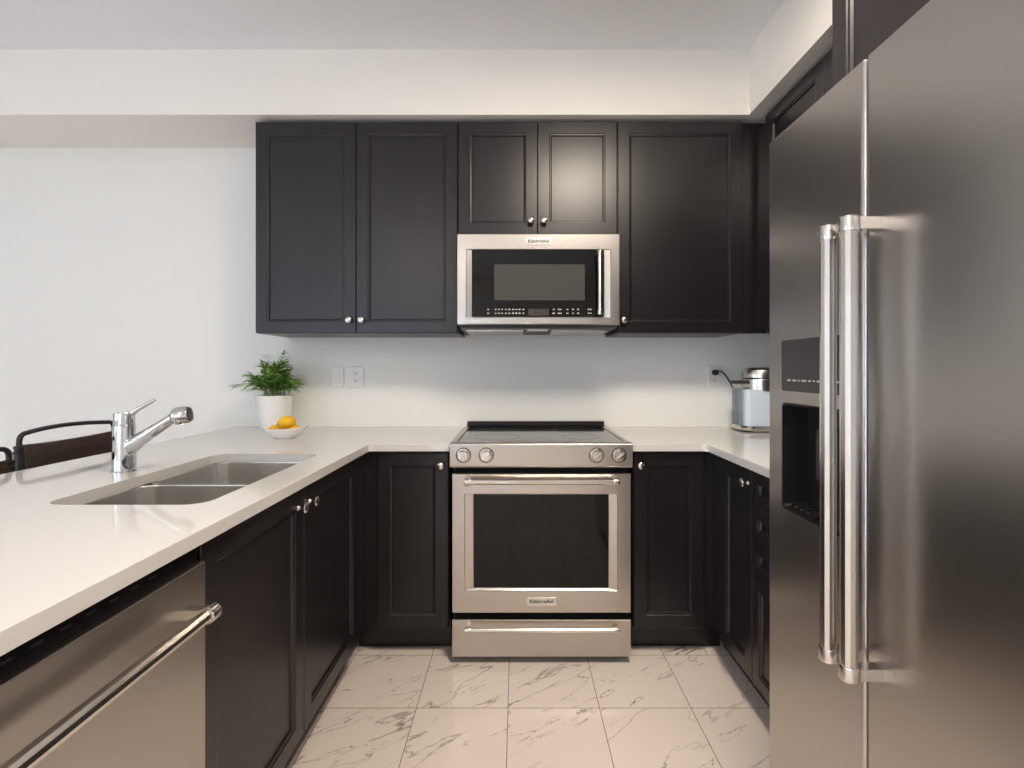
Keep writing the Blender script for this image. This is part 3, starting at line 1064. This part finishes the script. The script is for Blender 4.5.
# ------------------------------------------------------------------ potted palm
qx, qy = -1.258, 2.575
r = thing('potted_palm', (qx, qy, CZ1), 'bushy green palm in a white pot behind the fruit bowl', 'potted plant')
pot = MB().lathe([(.060, 0), (.066, .002), (.068, .008), (.080, .09), (.0865, .170), (.0885, .176), (.0875, .180), (.083, .179), (.081, .160), (.02, .158)], (qx, qy, CZ1), seg=48)
pot.build('pot', M['ceramic'], r)
MB().lathe([(.0805, .160), (.05, .166), (.001, .167)], (qx, qy, CZ1), seg=32).build('soil', M['soil'], r)
fo, st = MB(), MB()
rnd = random.Random(11)


def frond(az, lean, length, up):
    base = Vector((qx + rnd.uniform(-.045, .045), qy + rnd.uniform(-.045, .045), CZ1 + .162))
    d = Vector((math.cos(az), math.sin(az), 0))
    pts_ = []
    n = 11
    for i in range(n):
        t = i / (n - 1)
        pts_.append(base + d * (lean * t ** 1.5) + Vector((0, 0, up * (t - .42 * t * t * (lean / .10)))))
    st.tube(pts_, [.0017 - .0012 * i / (n - 1) for i in range(n)], 5)
    side_ = d.cross(Vector((0, 0, 1)))
    for i in range(4, n):
        p = pts_[i]
        tg = (pts_[min(i + 1, n - 1)] - pts_[i - 1]).normalized()
        t = i / (n - 1)
        ll = length * (0.55 + 0.6 * math.sin(PI * (t - .25) / .85)) * rnd.uniform(.85, 1.15)
        for s in (-1, 1) if i < n - 1 else (-1, 0, 1):
            dirn = (tg * (0.75 + .25 * rnd.random()) + side_ * s * rnd.uniform(.55, .95) + Vector((0, 0, rnd.uniform(-.15, .22)))).normalized()
            wv = dirn.cross(Vector((0, 0, 1)).lerp(Vector((rnd.uniform(-1, 1), rnd.uniform(-1, 1), .4)), .45)).normalized()
            drop = Vector((0, 0, -1))
            w = ll * .062 + .0010
            prev = None
            q = []
            for k, (f, ww) in enumerate(((0, .25), (.25, .95), (.5, 1.0), (.78, .62), (1.0, .04))):
                c = p + dirn * ll * f + drop * ll * .42 * f * f
                q.append((fo.bm.verts.new(c - wv * w * ww), fo.bm.verts.new(c + Vector((0, 0, -.0012 * ww))), fo.bm.verts.new(c + wv * w * ww)))
            for a_, b_ in zip(q, q[1:]):
                fo.bm.faces.new((a_[0], a_[1], b_[1], b_[0]))
                fo.bm.faces.new((a_[1], a_[2], b_[2], b_[1]))


for k in range(44):
    az = 2 * PI * k / 44 * 5 + rnd.uniform(-.3, .3)
    t = rnd.random() ** .8
    frond(az, .012 + .075 * t, rnd.uniform(.055, .08), rnd.uniform(.12, .215) * (1 - .25 * t))
for deg, lean_, len_, up_ in ((172, .138, .060, .230), (186, .135, .065, .175), (150, .095, .065, .290), (130, .06, .06, .285), (60, .04, .07, .27),
                              (30, .075, .07, .285), (10, .10, .07, .285), (-8, .135, .06, .20), (-30, .14, .055, .13), (205, .13, .055, .12),
                              (-60, .10, .06, .22), (240, .10, .06, .22), (200, .15, .06, .20), (-20, .13, .06, .17)):
    frond(math.radians(deg), lean_, len_, up_)
st.build('stems', M['stem'], r)
fo.build('foliage', M['leaf'], r, sharp=180)

# ------------------------------------------------------------------ leaf-shaped fruit bowl and lemons
wx, wy = -1.066, 2.262
bm_rows = []
NB = 48


def bowl_ring(k, z, tip):
    out = []
    for i in range(NB):
        t = 2 * PI * i / NB
        ct, stt = math.cos(t), math.sin(t)
        peak = max(0, ct) ** 7
        rx = .097 + .022 * peak * tip
        ry = .066
        out.append((wx + rx * ct * k, wy + ry * stt * k * (1 - .18 * max(0, ct) ** 2), CZ1 + z + .017 * peak * tip * k))
    return out


bw = MB()
outer = [bowl_ring(k, z, t) for k, z, t in ((.44, 0.0, 0), (.47, .003, 0), (.60, .010, .1), (.80, .024, .4), (.95, .040, .8), (1.0, .048, 1.0))]
inner = [bowl_ring(k, z, t) for k, z, t in ((.985, .0485, 1.0), (.92, .041, .8), (.77, .027, .4), (.57, .014, .1), (.40, .008, 0))]
bw.loops(outer + inner)
tag(bw.build('fruit_bowl', M['ceramic'], sharp=60), 'white leaf-shaped ceramic bowl of lemons in front of the palm', 'bowl')


def lemon(cx, cy, cz, L_, R_, yaw, pitch, label, tip=False):
    d = Vector((math.cos(yaw) * math.cos(pitch), math.sin(yaw) * math.cos(pitch), math.sin(pitch)))
    prof = []
    for i in range(17):
        t = i / 16
        s = -1 + 2 * t
        rr_ = R_ * max(0.0, 1 - abs(s) ** 2.3) ** .55
        if s > .86:
            rr_ = max(rr_, R_ * .22 * (1 - ((s - .86) / .14)) ** .5 + .0005)
        prof.append((max(rr_, .0006), s * L_))
    mb = MB().lathe(prof, Vector((cx, cy, cz)), d, 28)
    o_ = mb.build('lemon', M['lemon'])
    tag(o_, label, 'lemon', 'lemons in the white bowl')
    if tip:
        pass
    o2 = MB().lathe([(.0035, 0), (.004, .002), (.001, .003)], Vector((cx, cy, cz)) - d * L_ * .995, -d, 10)
    WORLD[o_.name] = Vector(o_.location)
    o2.build('stem_end', M['lemon_green'], o_)
    return o_


lemon(wx - .034, wy + .004, CZ1 + .0400, .039, .0225, PI, -.05, 'yellow lemon lying at the left side of the white bowl')
lemon(wx + .036, wy + .006, CZ1 + .0375, .036, .0225, .4, .1, 'yellow lemon half hidden at the right side of the bowl')
lemon(wx + .016, wy - .004, CZ1 + .0725, .040, .0295, .15, .12, 'plump yellow lemon resting on top of the other two')


# ------------------------------------------------------------------ counter stools
def stool(loc, label):
    X, Y = loc
    r_ = thing('counter_stool', (X, Y, 0), label, 'stool', 'counter stools behind the peninsula')
    hw = .20
    Zs = .655
    # seat: thin slab with rounded corners in front of the back rest
    MB().prism(FLAT, rrect(X + .03, X + .37, Y - hw + .005, Y + hw - .005, .05, 6), Zs, Zs + .022, .005).build('seat', M['walnut'], r_)
    MB().prism(FLAT, rrect(X + .035, X + .365, Y - hw + .01, Y + hw - .01, .05, 6), Zs - .03, Zs - .0005, .003).build('seat_frame', M['gunmetal'], r_)
    for sx, sy in ((0, -1), (0, 1), (1, -1), (1, 1)):
        x0 = X + (.06 if sx == 0 else .345)
        x1 = X + (.015 if sx == 0 else .385)
        y0, y1 = Y + sy * (hw - .04), Y + sy * (hw + .005)
        MB().tube([(x0, y0, Zs - .02), ((x0 + x1) / 2, (y0 + y1) / 2, .33), (x1, y1, .004)], [.016, .014, .012], 12).build('leg', M['gunmetal'], r_)
    fr_ = MB()
    q = [(X + .038, Y - hw + .012, .24), (X + .363, Y - hw + .012, .24), (X + .363, Y + hw - .012, .24), (X + .038, Y + hw - .012, .24)]
    for a_, b_ in zip(q, q[1:] + q[:1]):
        fr_.tube([a_, b_], .008, 10)
    fr_.build('footrest', M['gunmetal'], r_)
    # back: two uprights with forged sockets, bowed top bar, curved wooden slat
    for s in (-1, 1):
        u_ = MB()
        yp = Y + s * (hw + .004)
        u_.tube([(X + .045, Y + s * (hw - .03), Zs - .015), (X + .012, yp - s * .006, .76), (X + .002, yp, .87), (X, yp, .945)], [.013, .015, .019, .0135], 14)
        u_.lathe([(.016, 0), (.017, .003), (.017, .010), (.0135, .013), (.0135, .019), (.016, .022), (.016, .028), (.010, .031)], (X, yp, .930), (0, 0, 1), 18)
        u_.build('upright', M['gunmetal'], r_)
    bp = []
    h_ = hw + .004
    for s_ in (-1, 1):
        arc_ = [(X, Y + s_ * h_, .948), (X, Y + s_ * h_, .972)]
        for k in range(1, 6):
            t = PI / 2 * k / 5
            arc_.append((X, Y + s_ * (h_ - .026 * (1 - math.cos(t))), .976 + .026 * math.sin(t)))
        if s_ == -1:
            bp += arc_
            for k in range(1, 20):
                t = -1 + 2 * k / 20
                bp.append((X - .022 * (1 - t * t), Y + t * (h_ - .026), 1.002 + .009 * (1 - t * t)))
        else:
            bp += arc_[::-1]
    MB().tube(bp, .0085, 12).build('top_bar', M['gunmetal'], r_)
    rows = []
    for i in range(21):
        t = -1 + 2 * i / 20
        yy = Y + t * (hw - .008)
        bow = 1 - t * t
        xx = X - .020 * bow
        zt = .962 - .008 * bow
        rows.append([(xx - .007, yy, .79), (xx + .007, yy, .79), (xx + .007, yy, zt - .003), (xx + .004, yy, zt), (xx - .004, yy, zt), (xx - .007, yy, zt - .003)])
    MB().loops(rows).build('back_slat', M['walnut'], r_)
    return r_


stool((-1.75, 1.944), 'dark metal counter stool with brown back slat, right beside the faucet')
s2 = stool((-1.684, 1.437), 'dark metal counter stool just showing at the left edge of the photo')
s2.scale = (1, 1, .966)
